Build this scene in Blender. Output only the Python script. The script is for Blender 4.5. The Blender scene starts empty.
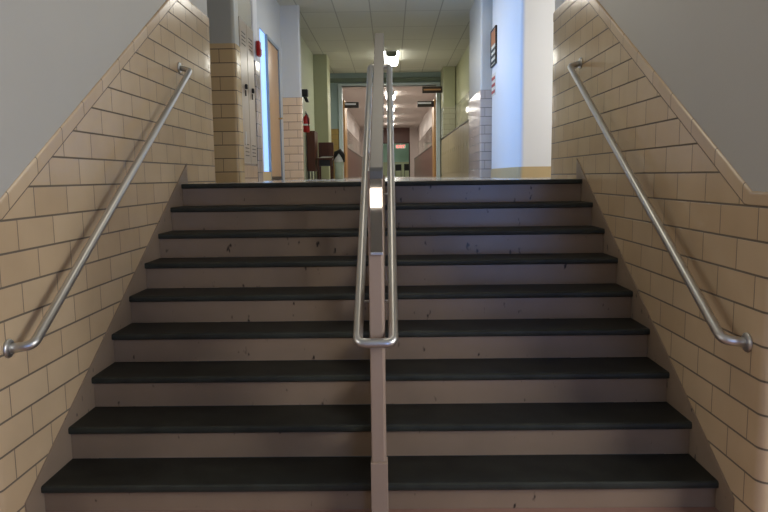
import bpy, bmesh, math, random
from mathutils import Vector, Matrix
random.seed(7)
SC = bpy.context.scene
COL = SC.collection

# ------------------------------------------------------------------ materials
def lin(c):
    return tuple(((v/255)/12.92 if v/255 <= .04045 else ((v/255+.055)/1.055)**2.4) for v in c) + (1.0,)

class NT:
    def __init__(s, name):
        s.m = bpy.data.materials.new(name); s.m.use_nodes = True
        s.t = s.m.node_tree; s.b = s.t.nodes['Principled BSDF']
    def n(s, typ, **kw):
        x = s.t.nodes.new(typ)
        for k, v in kw.items():
            if k.startswith('i_'):
                key = k[2:].replace('_', ' ')
                x.inputs[key].default_value = v
            else: setattr(x, k, v)
        return x
    def l(s, a, b): s.t.links.new(a, b)

def coord(N, kind='Object', scale=None):
    tc = N.n('ShaderNodeTexCoord'); out = tc.outputs[kind]
    if scale:
        mp = N.n('ShaderNodeMapping'); mp.inputs['Scale'].default_value = scale
        N.l(out, mp.inputs['Vector']); out = mp.outputs['Vector']
    return out

def paint(name, c, rough=.5, metal=0.0, var=.06, vscale=6.0, bump=.0, bscale=120.0, spec=.5, coat=0.0):
    N = NT(name); b = N.b
    b.inputs['Roughness'].default_value = rough; b.inputs['Metallic'].default_value = metal
    b.inputs['Specular IOR Level'].default_value = spec
    b.inputs['Coat Weight'].default_value = coat
    v = coord(N)
    nz = N.n('ShaderNodeTexNoise', i_Scale=vscale, i_Detail=4.0)
    N.l(v, nz.inputs['Vector'])
    mx = N.n('ShaderNodeMix', data_type='RGBA')
    L = lin(c)
    mx.inputs['A'].default_value = tuple(x*(1-var) for x in L[:3])+(1,)
    mx.inputs['B'].default_value = tuple(min(1, x*(1+var)) for x in L[:3])+(1,)
    N.l(nz.outputs['Fac'], mx.inputs['Factor']); N.l(mx.outputs['Result'], b.inputs['Base Color'])
    if bump:
        n2 = N.n('ShaderNodeTexNoise', i_Scale=bscale, i_Detail=3.0); N.l(v, n2.inputs['Vector'])
        bp = N.n('ShaderNodeBump', i_Strength=bump, i_Distance=.002)
        N.l(n2.outputs['Fac'], bp.inputs['Height']); N.l(bp.outputs['Normal'], b.inputs['Normal'])
    return N.m

def tile(name, c1, c2, mort, w=.3017, h=.136, rough=.22, mw=.0052, squeeze=1.7, off=.5, spec=.5, wav=.35):
    N = NT(name); b = N.b
    uv = N.n('ShaderNodeUVMap')
    mp = N.n('ShaderNodeMapping'); mp.inputs['Scale'].default_value = (squeeze, 1, 1)
    N.l(uv.outputs['UV'], mp.inputs['Vector'])
    br = N.n('ShaderNodeTexBrick', offset=off, i_Scale=1.0, i_Mortar_Size=mw, i_Mortar_Smooth=.25, i_Bias=0.0, i_Brick_Width=w*squeeze, i_Row_Height=h)
    br.inputs['Color1'].default_value = lin(c1); br.inputs['Color2'].default_value = lin(c2); br.inputs['Mortar'].default_value = lin(mort)
    N.l(mp.outputs['Vector'], br.inputs['Vector'])
    nz = N.n('ShaderNodeTexNoise', i_Scale=3.0, i_Detail=5.0); N.l(uv.outputs['UV'], nz.inputs['Vector'])
    mx = N.n('ShaderNodeMix', data_type='RGBA', blend_type='MULTIPLY', i_Factor=.25)
    N.l(br.outputs['Color'], mx.inputs['A']); N.l(nz.outputs['Color'], mx.inputs['B'])
    hs = N.n('ShaderNodeHueSaturation', i_Saturation=1.0, i_Value=1.12); N.l(mx.outputs['Result'], hs.inputs['Color'])
    # keep the multiply neutral: use the grey noise factor
    N.t.links.remove(mx.inputs['B'].links[0]); N.l(nz.outputs['Fac'], mx.inputs['B'])
    N.l(hs.outputs['Color'], b.inputs['Base Color'])
    rr = N.n('ShaderNodeMapRange'); rr.inputs['To Min'].default_value = rough; rr.inputs['To Max'].default_value = .85
    N.l(br.outputs['Fac'], rr.inputs['Value']); N.l(rr.outputs['Result'], b.inputs['Roughness'])
    b.inputs['Specular IOR Level'].default_value = spec
    inv = N.n('ShaderNodeMath', operation='SUBTRACT'); inv.inputs[0].default_value = 1.0; N.l(br.outputs['Fac'], inv.inputs[1])
    nb = N.n('ShaderNodeTexNoise', i_Scale=9.0, i_Detail=1.0); N.l(uv.outputs['UV'], nb.inputs['Vector'])
    ad = N.n('ShaderNodeMath', operation='MULTIPLY_ADD'); ad.inputs[1].default_value = wav
    N.l(nb.outputs['Fac'], ad.inputs[0]); N.l(inv.outputs['Value'], ad.inputs[2])
    bp = N.n('ShaderNodeBump', i_Strength=.55, i_Distance=.003)
    N.l(ad.outputs['Value'], bp.inputs['Height']); N.l(bp.outputs['Normal'], b.inputs['Normal'])
    return N.m

def emit(name, c, s):
    N = NT(name)
    N.b.inputs['Base Color'].default_value = lin(c)
    N.b.inputs['Emission Color'].default_value = lin(c); N.b.inputs['Emission Strength'].default_value = s
    return N.m

def scuffed(name, c, rough, spec):
    N = NT(name); b = N.b; v = coord(N)
    nz = N.n('ShaderNodeTexNoise', i_Scale=5.0, i_Detail=5.0); N.l(v, nz.inputs['Vector'])
    mx = N.n('ShaderNodeMix', data_type='RGBA'); L = lin(c)
    mx.inputs['A'].default_value = tuple(x*.88 for x in L[:3])+(1,); mx.inputs['B'].default_value = tuple(x*1.1 for x in L[:3])+(1,)
    N.l(nz.outputs['Fac'], mx.inputs['Factor'])
    mp = N.n('ShaderNodeMapping'); mp.inputs['Scale'].default_value = (1.0, 1.0, .45); N.l(v, mp.inputs['Vector'])
    sp = N.n('ShaderNodeTexNoise', i_Scale=22.0, i_Detail=2.0, i_Roughness=.6); N.l(mp.outputs['Vector'], sp.inputs['Vector'])
    rp = N.n('ShaderNodeValToRGB'); rp.color_ramp.elements[0].position = .675; rp.color_ramp.elements[1].position = .74
    N.l(sp.outputs['Fac'], rp.inputs['Fac'])
    m2 = N.n('ShaderNodeMix', data_type='RGBA'); m2.inputs['B'].default_value = lin((52, 44, 38))
    N.l(rp.outputs['Color'], m2.inputs['Factor']); N.l(mx.outputs['Result'], m2.inputs['A'])
    N.l(m2.outputs['Result'], b.inputs['Base Color'])
    b.inputs['Roughness'].default_value = rough; b.inputs['Specular IOR Level'].default_value = spec
    return N.m

def slate(name):
    N = NT(name); b = N.b; v = coord(N)
    nz = N.n('ShaderNodeTexNoise', i_Scale=7.0, i_Detail=7.0, i_Roughness=.65); N.l(v, nz.inputs['Vector'])
    rp = N.n('ShaderNodeValToRGB')
    rp.color_ramp.elements[0].position = .3; rp.color_ramp.elements[0].color = lin((13, 14, 12))
    rp.color_ramp.elements[1].position = .75; rp.color_ramp.elements[1].color = lin((38, 40, 35))
    N.l(nz.outputs['Fac'], rp.inputs['Fac'])
    gr = N.n('ShaderNodeTexNoise', i_Scale=260.0, i_Detail=2.0); N.l(v, gr.inputs['Vector'])
    rg = N.n('ShaderNodeValToRGB'); rg.color_ramp.elements[0].position = .66; rg.color_ramp.elements[1].position = .8
    N.l(gr.outputs['Fac'], rg.inputs['Fac'])
    mx = N.n('ShaderNodeMix', data_type='RGBA'); mx.inputs['B'].default_value = lin((62, 66, 58))
    N.l(rg.outputs['Color'], mx.inputs['Factor']); N.l(rp.outputs['Color'], mx.inputs['A'])
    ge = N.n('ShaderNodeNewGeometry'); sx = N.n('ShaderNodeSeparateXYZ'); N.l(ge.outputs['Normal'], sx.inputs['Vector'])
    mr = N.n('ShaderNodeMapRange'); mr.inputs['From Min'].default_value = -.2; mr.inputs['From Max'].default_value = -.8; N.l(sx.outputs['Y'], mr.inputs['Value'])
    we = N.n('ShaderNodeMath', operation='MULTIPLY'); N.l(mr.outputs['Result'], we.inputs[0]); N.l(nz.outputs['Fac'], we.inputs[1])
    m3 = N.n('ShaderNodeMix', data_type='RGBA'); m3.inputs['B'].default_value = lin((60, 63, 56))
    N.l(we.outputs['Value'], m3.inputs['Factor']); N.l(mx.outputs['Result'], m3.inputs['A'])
    N.l(m3.outputs['Result'], b.inputs['Base Color'])
    b.inputs['Roughness'].default_value = .48
    b.inputs['Specular IOR Level'].default_value = .3
    return N.m

def wood(name, c1, c2, rough=.35):
    N = NT(name); b = N.b; v = coord(N, scale=(14, 14, 1.2))
    nz = N.n('ShaderNodeTexNoise', i_Scale=2.2, i_Detail=6.0, i_Distortion=.8); N.l(v, nz.inputs['Vector'])
    mx = N.n('ShaderNodeMix', data_type='RGBA'); mx.inputs['A'].default_value = lin(c1); mx.inputs['B'].default_value = lin(c2)
    N.l(nz.outputs['Fac'], mx.inputs['Factor']); N.l(mx.outputs['Result'], b.inputs['Base Color'])
    b.inputs['Roughness'].default_value = rough
    return N.m

def steel(name, c=(208, 208, 206), rough=.38):
    N = NT(name); b = N.b; v = coord(N)
    nz = N.n('ShaderNodeTexNoise', i_Scale=60.0, i_Detail=3.0); N.l(v, nz.inputs['Vector'])
    rr = N.n('ShaderNodeMapRange'); rr.inputs['To Min'].default_value = rough*.8; rr.inputs['To Max'].default_value = rough*1.25
    N.l(nz.outputs['Fac'], rr.inputs['Value']); N.l(rr.outputs['Result'], b.inputs['Roughness'])
    b.inputs['Base Color'].default_value = lin(c); b.inputs['Metallic'].default_value = 1.0
    return N.m

def ceiling_mat(name, c, grid):
    N = NT(name); b = N.b; v = coord(N)
    mp = N.n('ShaderNodeMapping'); mp.inputs['Location'].default_value = (.25+.61*20, -7.0+1.22*30, 0); N.l(v, mp.inputs['Vector'])
    br = N.n('ShaderNodeTexBrick', offset=0.0, i_Scale=1.0, i_Mortar_Size=.011, i_Mortar_Smooth=.1, i_Brick_Width=.61, i_Row_Height=1.22)
    br.inputs['Color1'].default_value = lin(c); br.inputs['Color2'].default_value = lin(tuple(x*.965 for x in c)); br.inputs['Mortar'].default_value = lin(grid)
    N.l(mp.outputs['Vector'], br.inputs['Vector'])
    N.l(br.outputs['Color'], b.inputs['Base Color']); b.inputs['Roughness'].default_value = .8
    nz = N.n('ShaderNodeTexNoise', i_Scale=90.0, i_Detail=3.0); N.l(v, nz.inputs['Vector'])
    bp = N.n('ShaderNodeBump', i_Strength=.25, i_Distance=.003); N.l(nz.outputs['Fac'], bp.inputs['Height']); N.l(bp.outputs['Normal'], b.inputs['Normal'])
    return N.m

M = dict(
    tileL=tile('buff_tile', (213, 189, 155), (205, 179, 144), (116, 104, 88)),
    tile_pillar=tile('buff_tile_pillar', (212, 186, 142), (202, 175, 130), (100, 86, 64), h=.1315, mw=.005),
    tile_pink=tile('pinkish_buff_tile', (212, 186, 158), (204, 177, 148), (120, 100, 84), h=.136, mw=.006),
    tile_grey=tile('pale_grey_tile', (188, 176, 166), (180, 167, 157), (96, 92, 90), h=.136, mw=.005, rough=.16),
    tile_green=tile('olive_glazed_tile', (184, 182, 158), (176, 174, 150), (120, 118, 104), h=.136, mw=.004, rough=.08, wav=2.0),
    tile_far=tile('brownish_glazed_tile', (196, 184, 174), (188, 176, 166), (130, 120, 114), h=.136, mw=.004, rough=.08, wav=2.0),
    tile_tan=tile('tan_tile', (160, 134, 78), (150, 124, 70), (110, 92, 56), h=.136, mw=.004),
    cap=tile('buff_cap_tile', (211, 187, 154), (204, 178, 144), (108, 96, 80), w=.29, h=2.0, mw=.0028, squeeze=1.0, off=0.0, rough=.26),
    plaster=paint('pale_grey_wall_paint', (192, 190, 183), .55, var=.035, vscale=2.0, bump=.25, bscale=60),
    plaster_left=paint('off_white_wall_paint', (186, 188, 190), .5, var=.02, vscale=2.0),
    plaster_white=paint('white_wall_paint', (222, 222, 222), .5, var=.02, vscale=2.0),
    plaster_grey=paint('grey_green_wall_paint', (178, 178, 166), .5, var=.03, vscale=2.0),
    plaster_olive=paint('olive_grey_wall_paint', (150, 145, 124), .5, var=.03, vscale=2.0),
    green=paint('green_wall_paint', (170, 172, 140), .45, var=.03, vscale=2.0),
    green_lt=paint('light_green_wall_paint', (192, 199, 174), .45, var=.03, vscale=2.0),
    bluegrey=paint('blue_grey_wall_paint', (140, 158, 158), .45, var=.03, vscale=2.0),
    farwall=paint('warm_white_wall_paint', (204, 190, 184), .5, var=.03),
    base=paint('tan_cove_base', (190, 166, 122), .4, var=.05),
    riser=scuffed('beige_painted_riser', (142, 122, 102), .26, .5),
    stringer=scuffed('beige_painted_stringer', (146, 128, 110), .42, .4),
    curb=paint('beige_post_paint', (154, 134, 118), .42, var=.05),
    tread=slate('black_green_slate'),
    steel=steel('brushed_steel'),
    bar=paint('grey_satin_bar', (96, 95, 92), .42, metal=.35, var=.04),
    plate=steel('polished_steel_plate', (190, 184, 176), .03),
    ceil=ceiling_mat('acoustic_ceiling', (192, 192, 180), (152, 152, 142)),
    floor=paint('polished_terrazzo', (196, 190, 182), .16, var=.06, vscale=40.0),
    lowfloor=paint('red_brown_floor', (146, 112, 98), .4, var=.12, vscale=20.0),
    lens=emit('lit_diffuser', (255, 252, 240), 9.0),
    lamp_end=paint('lamp_end_cap', (120, 122, 104), .5),
    locker=paint('beige_locker_paint', (190, 176, 158), .28, var=.03),
    locker_dk=paint('locker_slot', (70, 64, 56), .6),
    locker_tan=paint('olive_tan_locker_paint', (166, 154, 122), .3, var=.06),
    locker_brown=paint('red_brown_locker_paint', (98, 66, 58), .45, var=.1),
    black=paint('black_plastic', (22, 22, 22), .45),
    darkmetal=paint('dark_bronze', (48, 40, 34), .45, metal=.4),
    red=paint('red_enamel', (176, 24, 22), .3),
    white=paint('white_enamel', (225, 225, 220), .4),
    wood_door=wood('maple_door', (196, 160, 122), (172, 134, 96)),
    wood_dark=wood('dark_red_wood', (98, 50, 26), (70, 34, 18)),
    wood_gold=wood('golden_oak', (176, 132, 74), (150, 108, 56)),
    frame_blue=paint('blue_grey_frame_paint', (122, 136, 150), .35),
    frame_light=paint('pale_blue_frame_paint', (176, 190, 196), .35),
    brass=paint('brass', (196, 166, 110), .3, metal=.8),
    paper=paint('paper', (214, 210, 196), .7),
    orange=paint('orange_print', (176, 116, 76), .5),
    dkgreen=paint('dark_green_trim_paint', (104, 116, 104), .5),
    redprint=paint('red_print', (170, 70, 64), .5),
    bin=paint('pale_green_bin', (196, 206, 184), .5),
    tanprint=paint('tan_print', (176, 128, 84), .5),
    roomgreen=paint('seafoam_wall_paint', (160, 190, 172), .5),
    roomtan=paint('tan_wall_paint', (176, 176, 140), .5),
    exitred=emit('red_lit_letters', (255, 80, 90), 1.6),
    sky=emit('daylit_pane', (232, 236, 244), 1.2),
    skyblue=emit('blue_daylit_pane', (150, 185, 255), 5.0),
    glow_strip=emit('blue_glow_strip', (150, 192, 250), 1.0),
    reflect_pane=emit('bright_reflected_pane', (255, 244, 232), 9.0),
)

# ------------------------------------------------------------------ mesh helpers
def new(): return bmesh.new()
def add_box(bm, x0, x1, y0, y1, z0, z1, bev=0.0, seg=2):
    vs = [bm.verts.new((x, y, z)) for x in (x0, x1) for y in (y0, y1) for z in (z0, z1)]
    f = [(0, 1, 3, 2), (4, 6, 7, 5), (0, 4, 5, 1), (2, 3, 7, 6), (0, 2, 6, 4), (1, 5, 7, 3)]
    fs = [bm.faces.new([vs[i] for i in q]) for q in f]
    if bev:
        es = list({e for fc in fs for e in fc.edges})
        bmesh.ops.bevel(bm, geom=es, offset=bev, segments=seg, affect='EDGES', profile=.5)
def add_prism(bm, pts, axis, a, b, bev=0.0):
    """polygon pts in the plane normal to axis, extruded from a to b"""
    def mk(p, t):
        return {'x': (t, p[0], p[1]), 'y': (p[0], t, p[1]), 'z': (p[0], p[1], t)}[axis]
    A = [bm.verts.new(mk(p, a)) for p in pts]; B = [bm.verts.new(mk(p, b)) for p in pts]
    n = len(pts); fs = [bm.faces.new(A[::-1]), bm.faces.new(B)]
    for i in range(n): fs.append(bm.faces.new((A[i], A[(i+1) % n], B[(i+1) % n], B[i])))
    bmesh.ops.recalc_face_normals(bm, faces=fs)
    if bev:
        es = list({e for fc in fs for e in fc.edges})
        bmesh.ops.bevel(bm, geom=es, offset=bev, segments=2, affect='EDGES', profile=.5)
def round_path(pts, r, seg=7, closed=False):
    pts = [Vector(p) for p in pts]; n = len(pts); out = []
    for i in range(n):
        if not closed and i in (0, n-1): out.append(pts[i]); continue
        p, a, b = pts[i], pts[i-1], pts[(i+1) % n]
        d1, d2 = (a-p), (b-p); ang = d1.angle(d2)
        L = min(r/math.tan(ang/2), d1.length*.45, d2.length*.45)
        s, e = p+d1.normalized()*L, p+d2.normalized()*L
        for k in range(seg+1):
            t = k/seg; out.append((1-t)**2*s+2*t*(1-t)*p+t*t*e)
    return out
def add_tube(bm, path, r, seg=14, closed=False, caps=True):
    P = [Vector(p) for p in path]; n = len(P); rings = []; prev = None
    for i in range(n):
        if closed: t = (P[(i+1) % n]-P[i-1])
        else: t = P[min(i+1, n-1)]-P[max(i-1, 0)]
        t.normalize()
        u = (prev - t*prev.dot(t)) if prev is not None else t.orthogonal()
        if u.length < 1e-6: u = t.orthogonal()
        u.normalize(); prev = u; w = t.cross(u)
        rr = r[i] if isinstance(r, (list, tuple)) else r
        rings.append([bm.verts.new(P[i]+(u*math.cos(2*math.pi*k/seg)+w*math.sin(2*math.pi*k/seg))*rr) for k in range(seg)])
    fs = []
    for i in range(n if closed else n-1):
        A, B = rings[i], rings[(i+1) % n]
        off = 0
        if closed and i == n-1:
            off = min(range(seg), key=lambda o: (A[0].co-B[o].co).length)
        for k in range(seg):
            fs.append(bm.faces.new((A[k], A[(k+1) % seg], B[(k+1+off) % seg], B[(k+off) % seg])))
    if not closed and caps:
        fs.append(bm.faces.new(rings[0][::-1])); fs.append(bm.faces.new(rings[-1]))
    bmesh.ops.recalc_face_normals(bm, faces=fs)
    for f in fs[:n*seg]: f.smooth = True
def add_lathe(bm, prof, at, axis='z', seg=20):
    """prof: list of (radius, height)"""
    at = Vector(at); rings = []
    for r, h in prof:
        ring = []
        for k in range(seg):
            c, s = math.cos(2*math.pi*k/seg)*r, math.sin(2*math.pi*k/seg)*r
            o = {'z': (c, s, h), 'x': (h, c, s), 'y': (c, h, s)}[axis]
            ring.append(bm.verts.new(at+Vector(o)))
        rings.append(ring)
    fs = []
    for A, B in zip(rings, rings[1:]):
        for k in range(seg): fs.append(bm.faces.new((A[k], A[(k+1) % seg], B[(k+1) % seg], B[k])))
    fs.append(bm.faces.new(rings[0][::-1])); fs.append(bm.faces.new(rings[-1]))
    bmesh.ops.recalc_face_normals(bm, faces=fs)
    for f in fs: f.smooth = len(f.verts) == 4
def uvbox(bm, u0=0.0, v0=0.0):
    uv = bm.loops.layers.uv.verify()
    for f in bm.faces:
        n = f.normal
        for lp in f.loops:
            c = lp.vert.co
            if abs(n.z) > .8: lp[uv].uv = (c.x-u0, c.y-v0)
            elif abs(n.x) > abs(n.y): lp[uv].uv = (c.y-u0, c.z-v0)
            else: lp[uv].uv = (c.x-u0, c.z-v0)
def obj(name, bm, m, parent=None, smooth=False, uv=None):
    bm.normal_update()
    if uv is not None: uvbox(bm, *uv)
    me = bpy.data.meshes.new(name); bm.to_mesh(me); bm.free()
    if isinstance(m, str): m = M[m]
    me.materials.append(m)
    if smooth:
        for p in me.polygons: p.use_smooth = True
    o = bpy.data.objects.new(name, me); COL.objects.link(o)
    if parent: o.parent = parent; o.matrix_parent_inverse = parent.matrix_world.inverted() if False else Matrix.Translation(-parent.location)
    return o
def boxo(name, b, m, parent=None, bev=0.0, uv=None):
    bm = new(); add_box(bm, *b, bev=bev); return obj(name, bm, m, parent, uv=uv)
def thing(name, label, cat, loc=(0, 0, 0), group=None):
    o = bpy.data.objects.new(name, None); COL.objects.link(o); o.location = loc
    o.empty_display_size = .1
    return tag(o, label, cat, group)
def tag(o, label, cat, group=None):
    o['label'] = label; o['category'] = cat
    if group: o['group'] = group
    return o
def struct(o): o['kind'] = 'structure'; return o

# ------------------------------------------------------------------ key dimensions
R_, T_, HW = .165, .2768, 1.524
NST = 9
LOW = -1.45          # lower landing
CEIL = 2.90
SL = R_/T_

# ------------------------------------------------------------------ stair side walls
YN, YF, RC = -2.505, 1.06, .05
def wall_path(sgn, off):
    """plan outline, far return -> flank -> near return, pushed out by off"""
    x = HW-off; o = off; pts = []
    def arc(cx, cy, r, a0, a1, n=8):
        return [(cx+r*math.cos(a0+(a1-a0)*k/n), cy+r*math.sin(a0+(a1-a0)*k/n)) for k in range(n+1)]
    pts.append((4.0, YF+o))
    pts += arc(x+RC, YF+o-RC, RC, math.pi/2, math.pi)
    ys = [.8, .5, .2, .13, .125, 0, -.3, -.6, -.9, -1.2, -1.5, -1.8, -2.1, -2.285, -2.293, -2.298, -2.325, -2.333, -2.345, -2.37, -2.376, -2.42]
    pts += [(x, y) for y in ys]
    pts += arc(x+RC, YN-o+RC, RC, math.pi, 1.5*math.pi)
    pts.append((4.0, YN-o))
    return [(sgn*p[0], p[1]) for p in pts]
def cap_top(y, sgn=1):
    lo = -.038 if sgn > 0 else -.0626
    return max(lo, min(1.452, 1.366+.602*y))
def cap_h(y, sgn=1):
    return cap_top(y, sgn)-max(1.283+.602*min(y, .13), -.0984 if sgn > 0 else -.1226)
def side_wall(sgn, nm, zoff, yoff):
    p0 = wall_path(sgn, 0.0)
    bm = new()
    add_prism(bm, p0, 'z', LOW, CEIL)
    w = struct(obj(nm, bm, 'plaster'))
    # tiled wainscot
    p = wall_path(sgn, .008); bm = new(); uv = bm.loops.layers.uv.verify()
    s = [0.0]
    for a, b in zip(p, p[1:]): s.append(s[-1]+math.dist(a, b))
    iref = [i for i, q in enumerate(p) if abs(q[1]) < 1e-9][0]
    U = [(s[iref]-v)-yoff for v in s]
    low = [bm.verts.new((q[0], q[1], LOW if q[1] < 0 else 0.0 - .3)) for q in p]
    top = [bm.verts.new((q[0], q[1], cap_top(q[1], sgn)-cap_h(q[1], sgn))) for q in p]
    for i in range(len(p)-1):
        f = bm.faces.new((low[i], low[i+1], top[i+1], top[i])); f.smooth = True
        vals = {low[i]: U[i], top[i]: U[i], low[i+1]: U[i+1], top[i+1]: U[i+1]}
        for lp in f.loops: lp[uv].uv = (vals[lp.vert]+.3017*40, lp.vert.co.z-zoff+.136*20)
    bmesh.ops.recalc_face_normals(bm, faces=bm.faces[:])
    obj('tile_wainscot', bm, 'tileL', w)
    # bullnose cap course
    prof = [(.0075, -.085), (.0075, -.079), (.0095, -.078), (.0105, -.075), (.0105, -.016), (.009, -.008), (.004, -.002), (-.004, 0)]
    bm = new(); uv = bm.loops.layers.uv.verify(); rings = []
    paths = [wall_path(sgn, o) for o, _ in prof]
    for i in range(len(p)):
        rings.append([bm.verts.new((paths[k][i][0], paths[k][i][1], cap_top(p[i][1], sgn)+z*cap_h(p[i][1], sgn)/.085)) for k, (o, z) in enumerate(prof)])
    sl = 0.0
    for i in range(len(p)-1):
        d = math.dist(p[i], p[i+1]); d2 = math.hypot(d, cap_top(p[i+1][1], sgn)-cap_top(p[i][1], sgn))
        for k in range(len(prof)-1):
            f = bm.faces.new((rings[i][k], rings[i+1][k], rings[i+1][k+1], rings[i][k+1]))
            for lp in f.loops:
                u = sl if lp.vert in rings[i] else sl+d2
                lp[uv].uv = (u+5.1, 1.0+(0 if k else -1.0+.004*0))
            if k == 0:
                for lp in f.loops: lp[uv].uv = (lp[uv].uv[0], .0005)
        sl += d2
    bmesh.ops.recalc_face_normals(bm, faces=bm.faces[:])
    obj('bullnose_cap', bm, 'cap', w)
    return w
side_wall(-1, 'wall_left', -.1226, -2.2237)
side_wall(1, 'wall_right', -.0984, -1.7965)

# ------------------------------------------------------------------ staircase
st = thing('staircase', 'wide beige staircase with black slate treads rising between tiled walls', 'staircase', (0, 0, LOW))
CX0, CX1 = -.023, .030                # centre curb
HX = HW-.0165
for k in range(NST):
    for (x0, x1) in ((-HX, CX0-.001), (CX1+.001, HX)):
        yf, zt = -T_*k, -R_*k
        yb = yf+T_+.022 if k else yf+.30
        th = .034
        bm = new()
        pr = [(yf+.008, zt-th), (yf+.001, zt-th+.006), (yf, zt-th/2), (yf+.001, zt-.006), (yf+.008, zt), (yb, zt), (yb, zt-th)]
        add_prism(bm, pr, 'x', x0, x1)
        obj('tread', bm, 'tread', st)
        zb = -R_*(k+1) if k < NST-1 else LOW
        bm = new(); add_box(bm, x0, x1, yf+.024, yf+.044, zb+.0005, zt-th-.0005)
        if k < NST-1: pass
        obj('riser', bm, 'riser', st)
for s in (-1, 1):
    bm = new()
    a, b = sorted((s*(HW-.0005-.008), s*(HX+.0005)))
    pr = [(-2.335, LOW), (-2.335, .055+SL*-2.335), (.17, .055+SL*.17), (.17, .0005), (.02, 0), (.02, -.3), (-1.8, LOW)]
    add_prism(bm, pr, 'x', a, b)
    obj('stringer', bm, 'stringer', st)
bm = new()
add_prism(bm, [(-2.235, LOW), (-2.235, .05+SL*-2.235), (0.0, .05), (.0, -.25), (-1.9, LOW)], 'x', CX0, CX1, bev=.004)
obj('curb', bm, 'stringer', st)

# ------------------------------------------------------------------ centre guard + rail
cg = thing('double_handrail', 'double steel handrail looped around the post in the middle of the stairs', 'handrail', (.005, -2.3, LOW))
# newel with stop chamfers, on a wider foot
bm = new(); add_box(bm, -.026, .046, -2.335, -2.262, LOW, -1.17, bev=.003)
obj('newel_foot', bm, 'curb', cg)
bm = new()
c = .012
pl = [(-.019+.0025, -2.300), (.041, -2.300), (.053, -2.288), (.053, -2.262), (.045, -2.245), (-.019, -2.245), (-.019, -2.2975)]
pl = [(-.0185, -2.318), (.0295, -2.318), (.0385, -2.311), (.0405, -2.303), (.0405, -2.245), (-.0225, -2.245), (-.0225, -2.312)]
add_prism(bm, pl, 'z', -1.1695, .06)
obj('newel', bm, 'curb', cg)
bm = new(); add_prism(bm, [(-2.2445, .051+SL*-2.2345), (-2.2445, .03), (-2.09, .03+.59*.15), (-2.09, .051+SL*-2.09)], 'x', -.0185, .030); obj('newel_web', bm, 'curb', cg)
# bent steel bar: vertical plate on the newel, then a sloping bar
BX0, BX1 = -.012, .0365
yb, zb_ = -2.329, .068
def bar_profile():
    outer = []; inner = []
    sl = .592; ang = math.atan(sl)
    # outer path: up the plate, round the bend, up the slope
    P = [Vector((yb, -.268)), Vector((yb, -.1)), Vector((yb, zb_-.0405))]
    th = []
    for i, p in enumerate(P):
        d = (P[min(i+1, len(P)-1)]-P[max(i-1, 0)]).normalized(); n = Vector((d.y, -d.x))
        th.append(p+n*.009)
    return P, th
P, Q = bar_profile()
bm = new()
add_prism(bm, [tuple(p) for p in P]+[tuple(q) for q in Q[::-1]], 'x', BX0, BX1)
obj('steel_plate', bm, 'plate', cg)
bm = new()
e = .592
bt = lambda y: zb_+e*(y-yb)
add_prism(bm, [(yb, zb_-.040), (yb, zb_-.008), (yb+.004, zb_-.001), (yb+.012, bt(yb+.012)), (-.95, bt(-.95)), (-.95, bt(-.95)-.045), (yb+.02, bt(yb+.02)-.045)], 'x', BX0, BX1+.005, bev=.002)
obj('sloping_bar', bm, 'bar', cg)
boxo('end_lip', (BX0-.001, BX1+.001, yb-.004, yb+.010, -.281, -.2685), 'steel', cg, bev=.002)
for (y, hw) in ((-1.36, .018), (-.98, .018)):
    k = math.floor(-y/T_)+1          # tread under the post
    zt = .05+SL*y
    bm = new(); add_box(bm, .006-hw, .006+hw, y-.018, y+.018, zt-.004, bt(y)-.046-.012)
    obj('slim_post', bm, 'curb', cg)
# tube loop
rl, rr_ = -.072, .072
rt = .0206
yA, zA = -2.367, -.640
yB, zB = .10, .858
loop = round_path([(rl+.002, yA, zA), (rl, yB, zB), (rr_, yB, zB), (rr_+.004, yA, zA)], .035, seg=8, closed=True)
bm = new(); add_tube(bm, loop, rt, 16, closed=True); obj('tube_rail', bm, 'steel', cg)
def rail_z(y): return zA+(zB-zA)*(y-yA)/(yB-yA)
for y in (-2.11, -1.36):
    for s, xr in ((-1, rl), (1, rr_)):
        z = rail_z(y)
        xi = (-.0185 if s < 0 else .030) if y < -2 else .006+s*.018
        bm = new()
        if y < -2: pts = [(xi, y, z-.03), (xr-s*.012, y, z-.03), (xr, y, z-.014)]
        else: pts = [(xi, y, z-.03), (xr-s*.012, y, z-.03), (xr, y, z-.014)]
        add_tube(bm, round_path(pts, .012, 4), .006, 10)
        obj('rail_bracket', bm, 'steel', cg)

# ------------------------------------------------------------------ wall handrails
def wall_rail(sgn, label, zshift):
    t = thing('wall_handrail', label, 'handrail', (sgn*1.42, -2.33, -.62), 'wall handrails beside the stairs')
    X, XW = sgn*1.42, sgn*(HW-.016)
    pb, pt = (-2.345, -.640), (.06, .842)
    if sgn > 0: pb, pt = (-2.355, -.642), (.09, .838)
    path = round_path([(XW, pb[0]-.016, pb[1]-.008), (X, pb[0], pb[1]), (X, pt[0], pt[1]), (XW, pt[0]+.05, pt[1]+.03)], .045, 9)
    bm = new(); add_tube(bm, path, .0205, 18); obj('tube_rail', bm, 'steel', t)
    for y, z in ((pb[0]-.016, pb[1]-.008), (pt[0]+.05, pt[1]+.03)):
        bm = new()
        pr = [(.040, 0), (.040, .006), (.034, .011), (.025, .014)]
        pr = [(r, -sgn*h) for r, h in pr]
        add_lathe(bm, pr, (sgn*(HW-.0085), y, z), 'x', 24)
        obj('wall_flange', bm, 'steel', t)
    for y in (-1.15,):
        z = pb[1]+(pt[1]-pb[1])*(y-pb[0])/(pt[0]-pb[0])
    return t
wall_rail(-1, 'round steel handrail mounted on the tile wall at the left of the stairs', 0)
wall_rail(1, 'round steel handrail mounted on the tile wall at the right of the stairs', 0)

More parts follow.
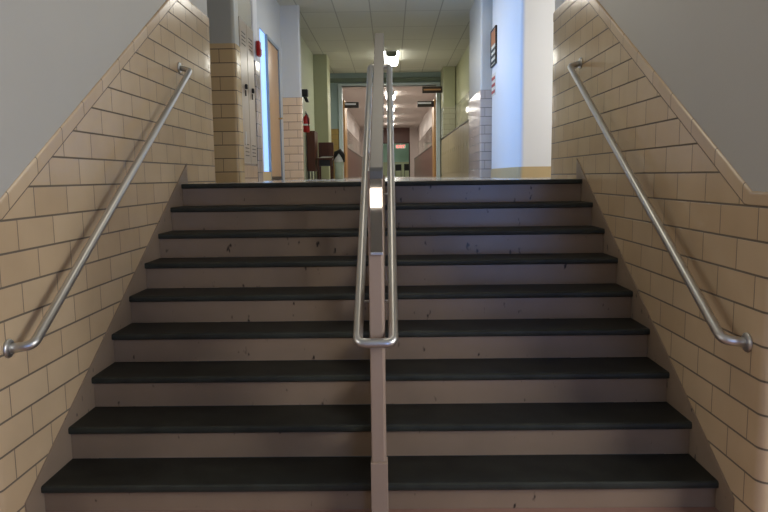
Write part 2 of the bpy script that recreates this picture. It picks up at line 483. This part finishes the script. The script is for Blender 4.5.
# ------------------------------------------------------------------ floors, ceiling, shells
def sbox(name, b, m, uv=None, bev=0.0): return struct(boxo(name, b, m, None, bev, uv))
floor = sbox('floor', (-6.0, 6.0, .303, 52.0, -.2, 0.0), 'floor')
sbox('floor_landing', (-4.0, 4.0, -9.5, -2.19, LOW-.1, LOW), 'lowfloor')
sbox('ceiling', (-6.0, 6.0, -9.5, 14.09, CEIL, CEIL+.1), 'ceil')
sbox('ceiling_far', (-6.0, 6.0, 14.091, 52.0, CEIL, CEIL+.1), 'farwall')
sbox('wall_back', (-4.1, 4.1, -9.6, -9.45, LOW, CEIL), 'plaster')
sbox('wall_landing_left', (-2.95, -2.75, -9.5, -2.54, LOW, CEIL), 'plaster')
sbox('wall_landing_right', (2.75, 2.95, -9.5, -2.54, LOW, CEIL), 'plaster')

# rounded column helper: tile to zt, paint above
def rplan(x0, x1, y0, y1, r, n=6, o=0.0):
    x0, x1, y0, y1 = x0-o, x1+o, y0-o, y1+o; pts = []
    for cx, cy, a in ((x1-r, y1-r, 0), (x0+r, y1-r, 90), (x0+r, y0+r, 180), (x1-r, y0+r, 270)):
        for k in range(n+1):
            t = math.radians(a+90*k/n); pts.append((cx+r*math.cos(t), cy+r*math.sin(t)))
    return pts
def column(name, x0, x1, y0, y1, zt, mt, mp, r=.03, uv=(0, 0), z1=CEIL):
    bm = new(); add_prism(bm, rplan(x0, x1, y0, y1, r), 'z', 0, z1)
    w = obj(name, bm, mp); struct(w)
    for p in w.data.polygons: p.use_smooth = False
    if zt:
        bm = new(); add_prism(bm, rplan(x0, x1, y0, y1, r, o=.008), 'z', .0, zt); obj('tile_wainscot', bm, mt, w, uv=uv)
    return w

# left pillar with lockers let into its flank
column('wall_pillar_left', -2.6, -1.425, 1.6, 1.83, 1.337, 'tile_pillar', 'plaster_grey', .035, uv=(.08, 1.285-.1315*9))
sbox('wall_locker_back', (-2.6, -1.90, 1.831, 2.80, 0, CEIL), 'plaster_olive')
sbox('wall_over_lockers', (-1.899, -1.443, 1.831, 2.53, 1.66, CEIL), 'plaster_olive')
sbox('wall_under_lockers', (-1.899, -1.428, 1.839, 2.53, 0, .175), 'tile_pink', uv=(.02, .04))
column('wall_pillar_side', -1.899, -1.425, 2.54, 2.80, 1.337, 'tile_grey', 'plaster_white', .03, uv=(.08, .1))
def locker(y0, y1, label, first):
    t = thing('locker', label, 'locker', (-1.43, (y0+y1)/2, .176), 'tall lockers in the pillar flank')
    boxo('body', (-1.86, -1.445, y0+.002, y1-.002, .1765, 1.655), 'locker', t)
    boxo('door', (-1.444, -1.426, y0+.008, y1-.008, .19, 1.645), 'locker', t, bev=.003)
    ym = (y0+y1)/2
    for z in (1.40, .27):
        for i in range(4):
            boxo('vent_slot', (-1.4259, -1.4235, ym-.085, ym+.085, z+i*.038, z+i*.038+.009), 'locker_dk', t)
    h = boxo('handle', (-1.4255, -1.399, ym-.02, ym+.02, .955, 1.005), 'black', t, bev=.006)
    boxo('lock_hasp', (-1.4255, -1.415, ym-.011, ym+.011, .885, .945), 'locker_dk', t, bev=.003)
    if first: boxo('number_tag', (-1.4255, -1.422, ym-.075, ym-.035, .38, .52), 'white', t)
    return t
locker(1.842, 2.18, 'beige steel locker nearer the tile corner with white tag on its door', True)
locker(2.182, 2.525, 'beige steel locker farther along the pillar flank beside the red alarm', False)
# fire alarm
fa = thing('fire_alarm', 'small red fire alarm on the pillar beside the lockers', 'fire alarm', (-1.417, 2.67, 1.40))
boxo('alarm_body', (-1.4165, -1.378, 2.62, 2.72, 1.40, 1.565), 'red', fa, bev=.008)
boxo('alarm_face', (-1.378, -1.369, 2.632, 2.708, 1.415, 1.48), 'red', fa, bev=.004)

# left wall beyond
sbox('wall_hall_left', (-2.0, -1.75, 2.80, 4.62, 0, CEIL), 'plaster_left')
sbox('wall_under_glow_strip', (-2.0, -1.75, 4.621, 5.12, 0, .13), 'plaster_left'); sbox('wall_over_glow_strip', (-2.0, -1.75, 4.621, 5.12, 2.15, CEIL), 'plaster_left')
sl = sbox('wall_glow_strip', (-1.80, -1.77, 4.622, 5.119, .131, 2.149), 'glow_strip')  # glowing pane added in place of blue daylight falling on the wall
sbox('wall_hall_left_far', (-2.0, -1.75, 6.20, 6.50, 0, CEIL), 'plaster_left')
sbox('wall_over_door', (-2.0, -1.75, 5.121, 6.199, 2.15, CEIL), 'plaster_left')
sbox('baseboard_left', (-1.749, -1.735, 4.2, 5.11, 0.001, .13), 'base')
# door
d = struct(boxo('door_1', (-1.80, -1.755, 5.165, 6.155, .012, 2.10), 'wood_door', None, bev=.003))
bm = new()
add_box(bm, -1.83, -1.735, 5.121, 5.163, 0.001, 2.149); add_box(bm, -1.83, -1.735, 6.157, 6.199, 0.001, 2.149); add_box(bm, -1.83, -1.735, 5.163, 6.157, 2.103, 2.149)
obj('door_frame', bm, 'frame_blue', d)
for z in (.3, 1.05, 1.82):
    boxo('hinge', (-1.7545, -1.738, 5.165, 5.195, z, z+.11), 'darkmetal', d)
bm = new(); add_tube(bm, round_path([(-1.754, 6.06, 1.0), (-1.69, 6.06, 1.0), (-1.69, 5.94, 1.0)], .01, 4), .011, 10); obj('lever_handle', bm, 'brass', d)
boxo('kick_sweep', (-1.7545, -1.748, 5.18, 6.14, .02, .06), 'darkmetal', d)

# left column and the recess behind it
column('wall_column_left', -2.0, -1.432, 6.5, 6.62, 1.39, 'tile_pink', 'plaster_left', .03, uv=(.0, .03))
sbox('wall_recess_left', (-2.0, -1.72, 6.63, 13.9, 0, CEIL), 'green_lt')
column('wall_pilaster_left', -1.80, -1.390, 11.0, 11.7, 0, None, 'green', .02)
sbox('wall_stub_left', (-1.72, -1.62, 11.7, 13.9, 0, CEIL), 'green_lt')

# right side: white wall end, blue-lit flank, column
w = column('wall_hall_right', 1.655, 4.2, 3.2, 5.55, 0, None, 'plaster_white', .05)
bm = new(); add_prism(bm, rplan(1.655, 4.2, 3.2, 5.55, .05, o=.010), 'z', .001, .135); struct(obj('baseboard_right', bm, 'base'))
column('wall_column_right', 1.492, 2.3, 5.6, 7.14, 1.36, 'tile_grey', 'plaster', .03, uv=(.05, .0))
sbox('wall_recess_right', (1.83, 2.2, 7.14, 13.9, 0, CEIL), 'green')
bm = new(); add_box(bm, 1.82, 1.8295, 7.16, 13.88, 0, 1.88); struct(obj('trim_1', bm, 'tile_green', uv=(0, .04)))
bm = new(); add_prism(bm, rplan(1.488, 1.815, 13.0, 13.85, .02), 'z', 1.07, CEIL); pw = struct(obj('wall_pilaster_right', bm, 'green'))
bm = new(); add_prism(bm, rplan(1.488, 1.813, 13.0, 13.85, .02, o=.006), 'z', 1.065, 1.85); obj('tile_wainscot', bm, 'tile_green', pw, uv=(0, .04))

# notice frame and flyer on the blue-lit flank
nf = thing('notice_frame', 'dark-edged framed notice high on the white wall by the column', 'notice', (1.645, 5.3, 1.7))
bm = new()
for b in ((5.035, 5.05, 1.675, 2.215), (5.50, 5.515, 1.675, 2.215), (5.05, 5.50, 1.675, 1.69), (5.05, 5.50, 2.20, 2.215)): add_box(bm, 1.628, 1.654, *b)
obj('frame', bm, 'darkmetal', nf)
boxo('print', (1.638, 1.654, 5.05, 5.50, 1.69, 2.20), 'paper', nf)
boxo('print_block', (1.634, 1.638, 5.06, 5.49, 1.98, 2.19), 'orange', nf)
for i in range(3): boxo('print_band', (1.634, 1.638, 5.07, 5.48, 1.71+i*.09, 1.75+i*.09), 'black', nf)
fl = thing('flyer', 'small red and white flyer below the framed notice', 'flyer', (1.65, 5.35, 1.24))
boxo('sheet', (1.648, 1.654, 5.16, 5.50, 1.24, 1.56), 'paper', fl)
for i in range(3): boxo('stripe', (1.645, 1.648, 5.17, 5.49, 1.27+i*.1, 1.315+i*.1), 'redprint', fl)

# row of low lockers along the right recess
def locker_bank(name, x0, x1, y0, y1, ztop, m, label, face, ndoors, group):
    t = thing(name, label, 'lockers', ((x0+x1)/2, (y0+y1)/2, 0), group)
    boxo('body', (x0, x1, y0, y1, 0.001, ztop-.035), m, t)
    boxo('top_slab', (x0-.012, x1+.012, y0, y1, ztop-.034, ztop), 'darkmetal', t, bev=.004)
    if ndoors:
        wd = (y1-y0)/ndoors
        for i in range(ndoors):
            ya = y0+i*wd
            a, b = ((x0-.010, x0-.0005) if face < 0 else (x1+.0005, x1+.010))
            dd = boxo('door', (a, b, ya+.008, ya+wd-.008, .10, ztop-.06), m, t, bev=.002)
            a2, b2 = ((a-.004, a-.0005) if face < 0 else (b+.0005, b+.004))
            boxo('handle', (a2, b2, ya+wd*.75, ya+wd*.85, .58, .66), m, dd)
locker_bank('locker_bank', 1.502, 1.785, 7.16, 13.8, 1.055, 'locker_tan', 'olive tan low lockers along the right recess before the doorway', -1, 14, None)

# things along the left recess
fe = thing('fire_extinguisher', 'red fire extinguisher hanging on the green wall behind the column', 'fire extinguisher', (-1.63, 8.7, .95))
bm = new(); add_lathe(bm, [(.06, 0), (.07, .012), (.07, .27), (.055, .31), (.024, .335), (.02, .36)], (-1.63, 8.7, .95), 'z', 18); obj('cylinder', bm, 'red', fe)
bm = new(); add_box(bm, -1.64, -1.62, 8.65, 8.75, 1.312, 1.345, bev=.004); add_box(bm, -1.635, -1.625, 8.60, 8.72, 1.35, 1.365, bev=.003); obj('valve_handle', bm, 'black', fe)
bm = new(); add_tube(bm, round_path([(-1.63, 8.64, 1.33), (-1.585, 8.62, 1.28), (-1.568, 8.64, 1.05)], .03, 5), .009, 8); obj('hose', bm, 'black', fe)
bm = new(); add_lathe(bm, [(.0712, .13), (.0712, .165)], (-1.63, 8.7, .95), 'z', 18); obj('label_band', bm, 'white', fe)
boxo('wall_hook', (-1.7195, -1.689, 8.67, 8.73, 1.12, 1.2), 'black', fe)
wb = thing('wall_fixture', 'small black box fixture above the red fire extinguisher', 'wall fixture', (-1.65, 8.7, 1.55))
boxo('box', (-1.719, -1.58, 8.62, 8.76, 1.66, 1.80), 'black', wb, bev=.01)
bm = new(); add_prism(bm, [(-1.67, 1.655), (-1.60, 1.655), (-1.565, 1.55), (-1.625, 1.55)], 'y', 8.64, 8.74, bev=.005); obj('horn', bm, 'black', wb)

cb = thing('wooden_cabinet', 'tall narrow red-brown wooden cabinet standing by the green wall', 'cabinet', (-1.615, 9.5, 0))
boxo('case', (-1.705, -1.535, 9.3, 9.9, .17, .995), 'wood_dark', cb, bev=.004)
boxo('top', (-1.712, -1.528, 9.29, 9.91, .9955, 1.02), 'wood_dark', cb, bev=.004)
for x in (-1.69, -1.565):
    for y in (9.31, 9.86): boxo('leg', (x, x+.025, y, y+.03, 0, .169), 'black', cb)
ch = thing('wooden_chair', 'dark wooden chair with papers on its seat beside the tall cabinet', 'chair', (-1.34, 9.6, 0))
boxo('backrest', (-1.515, -1.18, 9.80, 9.835, .47, .80), 'wood_dark', ch, bev=.006)
boxo('seat', (-1.515, -1.18, 9.40, 9.835, .41, .45), 'wood_dark', ch, bev=.006)
bm = new(); add_box(bm, -1.49, -1.205, 9.44, 9.80, .28, .409); obj('apron', bm, 'black', ch)
for x in (-1.505, -1.23):
    for y in (9.42, 9.79): boxo('leg', (x, x+.04, y, y+.035, 0, .409), 'wood_dark', ch)
for x in (-1.49, -1.225): boxo('back_post', (x, x+.03, 9.80, 9.83, .4505, .4695), 'wood_dark', ch)
bm = new()
for i in range(4):
    add_box(bm, -1.47+.02*i, -1.27+.03*i, 9.43+.01*i, 9.70, .4505+.008*i, .458+.008*i)
tag(obj('paper_stack', bm, 'paper'), 'loose stack of white papers on the wooden chair seat', 'papers')
wb = thing('waste_bin', 'pale waste bin with a black bag over its rim by the chair', 'bin', (-1.05, 9.55, 0))
bm = new(); add_lathe(bm, [(.085, 0.0), (.09, .01), (.105, .36), (.10, .362)], (-1.05, 9.55, 0), 'z', 22); obj('can', bm, 'bin', wb)
bm = new()
add_tube(bm, [(-1.14, 9.55, .40), (-1.10, 9.5, .56), (-1.02, 9.5, .60), (-.96, 9.52, .50), (-.94, 9.54, .36)], [.03, .05, .06, .05, .03], 12)
obj('bin_bag', bm, 'black', wb)
bm = new(); add_lathe(bm, [(.107, .363), (.11, .39), (.085, .46), (.04, .55), (.01, .57)], (-1.05, 9.55, 0), 'z', 18); obj('liner', bm, 'white', wb)

# cross wall with opening and double doors
OX0, OX1, OZ, YC = -1.305, 1.418, 2.545, 13.9
def xwall(x0, x1, nm):
    return sbox(nm, (x0, x1, YC, YC+.2, 0, CEIL), 'bluegrey')
xwall(-2.0, OX0-.002, 'wall_cross_left'); xwall(OX1+.002, 2.2, 'wall_cross_right')
sbox('wall_cross_head', (OX0-.001, OX1+.001, YC, YC+.2, OZ, CEIL), 'bluegrey')
bm = new(); add_box(bm, -1.615, OX0-.06, YC-.015, YC-.001, 0, 1.38); struct(obj('trim_2', bm, 'tile_tan', uv=(0, 0)))
bm = new(); add_box(bm, OX1+.06, 1.49, YC-.04, YC-.001, 0, 1.38); struct(obj('trim_3', bm, 'tile_tan', uv=(0, 0)))
sbox('trim_4', (-1.615, 1.815, YC-.03, YC-.001, 2.64, 2.76), 'dkgreen')
bm = new()
add_box(bm, OX0-.05, OX0+.045, YC-.07, YC+.22, 0.001, OZ); add_box(bm, OX1-.045, OX1+.05, YC-.07, YC+.22, 0.001, OZ); add_box(bm, OX0-.05, OX1+.05, YC-.07, YC+.22, OZ, OZ+.06)
struct(obj('trim_5', bm, 'frame_light'))
def leaf(nm, x0, x1, s):
    d = struct(boxo(nm, (x0, x1, YC+.25, YC+1.2, .012, 2.20), 'wood_gold', None, bev=.003))
    xa = x1 if s > 0 else x0
    a, b = (xa+.001, xa+.40) if s > 0 else (xa-.47, xa-.001)
    boxo('door_closer', (a, b, YC+.30, YC+.40, 1.985, 2.145), 'darkmetal', d, bev=.006)
    boxo('closer_strip', (a+.02, b-.08, YC+.294, YC+.2995, 2.065, 2.11), 'steel', d)
leaf('door_2', OX0+.05, OX0+.095, 1)
leaf('door_3', OX1-.095, OX1-.05, -1)
hs = thing('wall_sign', 'dark brown sign with a tan stripe at the upper right of the doorway', 'sign', (1.47, 13.2, 2.24))
boxo('board', (.945, 1.466, 13.18, 13.22, 2.24, 2.415), 'darkmetal', hs, bev=.004)
boxo('tan_stripe', (.98, 1.44, 13.175, 13.1795, 2.31, 2.35), 'tanprint', hs)
boxo('side_bracket', (1.467, 1.4815, 13.185, 13.215, 2.25, 2.41), 'darkmetal', hs)

# far hall
sbox('wall_far_left', (-2.2, -1.70, YC+.2, 35.0, 0, CEIL), 'farwall')
sbox('wall_far_right', (1.72, 2.2, YC+.2, 35.0, 0, CEIL), 'farwall')
bm = new(); add_box(bm, -1.6995, -1.69, 15.2, 34.9, 0, 2.0); struct(obj('trim_6', bm, 'tile_far', uv=(0, 0)))
bm = new(); add_box(bm, 1.71, 1.7195, 15.2, 34.9, 0, 2.0); struct(obj('trim_7', bm, 'tile_far', uv=(0, 0)))
locker_bank('locker_bank', -1.655, -1.40, 15.3, 34.0, 1.05, 'locker_brown', 'red-brown low lockers along the far hall left side', 1, 0, 'far hall lockers')
locker_bank('locker_bank', 1.46, 1.675, 15.3, 34.0, 1.05, 'locker_brown', 'red-brown low lockers along the far hall right side', -1, 0, 'far hall lockers')
sbox('wall_end_left', (-2.2, -1.02, 35.0, 35.2, 0, CEIL), 'farwall'); sbox('wall_end_right', (1.23, 2.2, 35.0, 35.2, 0, CEIL), 'farwall')
sbox('wall_end_head', (-1.019, 1.229, 35.0, 35.2, 2.03, CEIL), 'locker_brown')
bm = new(); add_box(bm, -1.019, -.96, 34.95, 35.25, 0.001, 2.03); add_box(bm, 1.17, 1.229, 34.95, 35.25, 0.001, 2.03); add_box(bm, -.96, 1.17, 34.95, 35.25, 1.975, 2.03)
struct(obj('trim_8', bm, 'darkmetal'))
sbox('wall_room_end', (-3.0, 3.0, 50.0, 50.2, 0, CEIL), 'roomgreen'); bm = new(); add_box(bm, -2.99, 2.99, 49.97, 49.999, 0, 1.2); struct(obj('trim_9', bm, 'roomtan'))
sbox('wall_room_left', (-3.2, -3.0, 35.2, 50.2, 0, CEIL), 'roomgreen'); sbox('wall_room_right', (3.0, 3.2, 35.2, 50.2, 0, CEIL), 'roomgreen')
ex = thing('exit_sign', 'red lit exit sign hanging in the room at the end of the hall', 'exit sign', (.85, 46.0, 2.3))
boxo('housing', (.45, 1.25, 46.02, 46.10, 2.14, 2.42), 'roomgreen', ex, bev=.01)
boxo('hanger', (.82, .88, 46.04, 46.08, 2.421, 2.899), 'white', ex)
cu = bpy.data.curves.new('letters', 'FONT'); cu.body = 'EXIT'; cu.size = .33; cu.align_x = 'CENTER'; cu.extrude = .006
tmp = bpy.data.objects.new('letters', cu); COL.objects.link(tmp)
bpy.context.view_layer.update()
me = bpy.data.meshes.new_from_object(tmp.evaluated_get(bpy.context.evaluated_depsgraph_get()))
bpy.data.objects.remove(tmp)
me.materials.clear(); me.materials.append(M['exitred'])
lo = bpy.data.objects.new('letters', me); COL.objects.link(lo); lo.parent = ex
lo.matrix_parent_inverse = Matrix.Translation(-ex.location)
lo.matrix_world = Matrix.Translation((.85, 46.012, 2.165)) @ Matrix.Rotation(math.pi/2, 4, 'X')
def far_chair(x, y, label):
    t = thing('side_chair', label, 'chair', (x, y, 0), 'chairs in the end room')
    boxo('seat', (x-.22, x+.22, y-.22, y+.22, .42, .46), 'black', t, bev=.01); boxo('backrest', (x-.22, x+.22, y+.185, y+.22, .465, .88), 'black', t, bev=.01)
    for a in (-.2, .17):
        for b in (-.2, .17): boxo('leg', (x+a, x+a+.03, y+b, y+b+.03, 0, .419), 'darkmetal', t)
far_chair(.62, 42.0, 'dark chair farther left in the end room beyond the hall')
far_chair(1.22, 41.0, 'dark chair by the right jamb in the end room beyond the hall')

# ------------------------------------------------------------------ lamps
def fixture(x, y, label, power, L=1.3, wd=.34, z=CEIL, first=None):
    if first is None:
        t = thing('ceiling_light', label, 'ceiling light', (x, y, z), 'ceiling lights along the hall')
        boxo('pan', (x-wd/2, x+wd/2, y-L/2, y+L/2, z-.022, z-.0005), 'white', t)
        bm = new()
        pr = [(x-wd/2, z-.0225), (x-wd/2+.004, z-.08), (x-wd/2+.025, z-.135), (x-wd/2+.06, z-.155), (x+wd/2-.06, z-.155), (x+wd/2-.025, z-.135), (x+wd/2-.004, z-.08), (x+wd/2, z-.0225)]
        add_prism(bm, pr, 'y', y-L/2+.006, y+L/2-.006); obj('diffuser', bm, 'lens', t)
        for ys in (y-L/2-.006, y+L/2-.0055):
            bm = new()
            pr2 = [(x-wd*.38, z-.024), (x-wd*.38, z-.10), (x-wd*.25, z-.145), (x+wd*.25, z-.145), (x+wd*.38, z-.10), (x+wd*.38, z-.024)]
            add_prism(bm, pr2, 'y', ys, ys+.011); obj('end_cap', bm, 'lamp_end', t)
    else:
        t = first.copy(); COL.objects.link(t); t.location = (x, y, z); t['label'] = label
        for c_ in first.children:
            k = c_.copy(); COL.objects.link(k); k.parent = t; k.matrix_parent_inverse = c_.matrix_parent_inverse.copy()
    area('lamp', (x, y, z-.17), (0, 0, -1), wd, L, power, (1.0, .96, .86))
    return t
def area(name, loc, d, sx, sy, power, color):
    l = bpy.data.lights.new(name, 'AREA'); l.shape = 'RECTANGLE'; l.size = sx; l.size_y = sy; l.energy = power; l.color = color
    o = bpy.data.objects.new(name, l); COL.objects.link(o); o.location = loc
    o.rotation_euler = Vector(d).to_track_quat('-Z', 'Y').to_euler()
    return o
F0 = fixture(.09, 4.95, 'bright ceiling light over the hall near the stair top, cut by the photo edge', 28)
fixture(.12, 11.25, 'bright wraparound ceiling light before the double doorway', 36, first=F0)
area('lamp', (.09, -.6, CEIL-.115), (0, 0, -1), .34, 1.3, 12, (1.0, .90, .74))
names = ['first', 'second', 'third', 'fourth', 'fifth']
for i, y in enumerate((14.6, 18.6, 22.9, 27.4, 32.0)):
    fixture(.10, y, 'ceiling light in the far hall, %s beyond the doorway' % names[i], 45, first=F0)
# lamps over the landing and the room at the end
area('lamp', (0, -6.4, CEIL-.12), (0, 0, -1), .4, 1.3, 3, (1.0, .93, .82))
area('lamp', (.3, 43, CEIL-.12), (0, 0, -1), .6, 1.3, 220, (1.0, 1.0, .95))

# ------------------------------------------------------------------ windows (out of view, daylight sources, some added for their light)
def window(nm, c, w, h, axis, n, mat, mull=True):
    """frame and pane on a wall; axis of the wall normal, n = facing sign"""
    x, y, z = c
    bm = new(); f = .06; dp = .05
    def bx(u0, u1, v0, v1):
        if axis == 'y': add_box(bm, x+u0, x+u1, y, y+n*dp, z+v0, z+v1)
        else: add_box(bm, x, x+n*dp, y+u0, y+u1, z+v0, z+v1)
    bx(-w/2-f, -w/2, -h/2-f, h/2+f); bx(w/2, w/2+f, -h/2-f, h/2+f); bx(-w/2, w/2, -h/2-f, -h/2); bx(-w/2, w/2, h/2, h/2+f)
    if mull: bx(-.02, .02, -h/2, h/2)
    o = struct(obj(nm, bm, 'white'))
    bm = new()
    def bx2(u0, u1, v0, v1):
        if axis == 'y': add_box(bm, x+u0, x+u1, y+n*.004, y+n*.02, z+v0, z+v1)
        else: add_box(bm, x+n*.004, x+n*.02, y+u0, y+u1, z+v0, z+v1)
    bx2(-w/2, w/2, -h/2, h/2); obj('pane', bm, mat, o)
    return o
# daylight on the landing behind the camera, to the right
window('window_1', (2.0, -9.45, 0.0), 1.3, 2.7, 'y', 1, 'skyblue', False)
window('window_6', (2.749, -3.75, .3), 1.7, 1.7, 'x', -1, 'sky')
area('daylight', (2.68, -3.75, .3), (-1, .1, -.05), 1.6, 1.6, 80, (1.0, .99, .97))
window('window_7', (-2.749, -3.75, .3), 1.4, 1.6, 'x', 1, 'sky')
area('daylight', (-2.68, -3.75, .3), (1, .1, -.05), 1.3, 1.5, 13, (1.0, .88, .74))
window('reflection_window', (-.165, -9.45, -.27), .30, .27, 'y', 1, 'reflect_pane', False)  # small bright pane added for its white reflection in the steel plate
# side hall right: unseen window added to brighten the white wall
window('fill_window_3', (3.2, 1.07, 1.6), 1.4, 1.6, 'y', 1, 'sky')
area('daylight', (3.1, 1.14, 1.6), (-.2, 1, 0), 1.3, 1.5, 66, (1.0, .95, .88))
# unseen window added in the left recess to throw blue daylight across the hall
window('fill_window_4', (-1.749, 3.48, 1.35), 1.0, 1.8, 'x', 1, 'sky')
area('daylight', (-1.69, 3.48, 1.3), (1, .2, 0), .95, 1.7, 54, (.04, .34, 1.0)).data.spread = math.radians(110)

# ------------------------------------------------------------------ camera
f, p, ro, ya = 665.0, .11898, -.0127, -.01147
cp, sp = math.cos(p), math.sin(p); cy, sy = math.cos(ya), math.sin(ya)
fw = Vector((sy*cp, cy*cp, -sp)); rt0 = Vector((cy, -sy, 0)); up0 = rt0.cross(fw)
cr, sr = math.cos(ro), math.sin(ro)
rt_, up_ = cr*rt0+sr*up0, -sr*rt0+cr*up0
cam = bpy.data.cameras.new('camera'); cam.sensor_width = 36.0; cam.lens = f/768*36; cam.clip_end = 200; cam.clip_start = .05
co = bpy.data.objects.new('camera', cam); COL.objects.link(co)
mat = Matrix((rt_, up_, -fw)).transposed().to_4x4(); mat.translation = Vector((.07238, -5.02798, .03777))
co.matrix_world = mat
SC.camera = co

w = bpy.data.worlds.new('world'); SC.world = w; w.use_nodes = True
w.node_tree.nodes['Background'].inputs['Color'].default_value = (.6, .7, .8, 1); w.node_tree.nodes['Background'].inputs['Strength'].default_value = .05
vs = SC.view_settings
vs.view_transform = 'Standard'; vs.look = 'None'; vs.gamma = 1.0; vs.exposure = 0.0; vs.use_curve_mapping = False
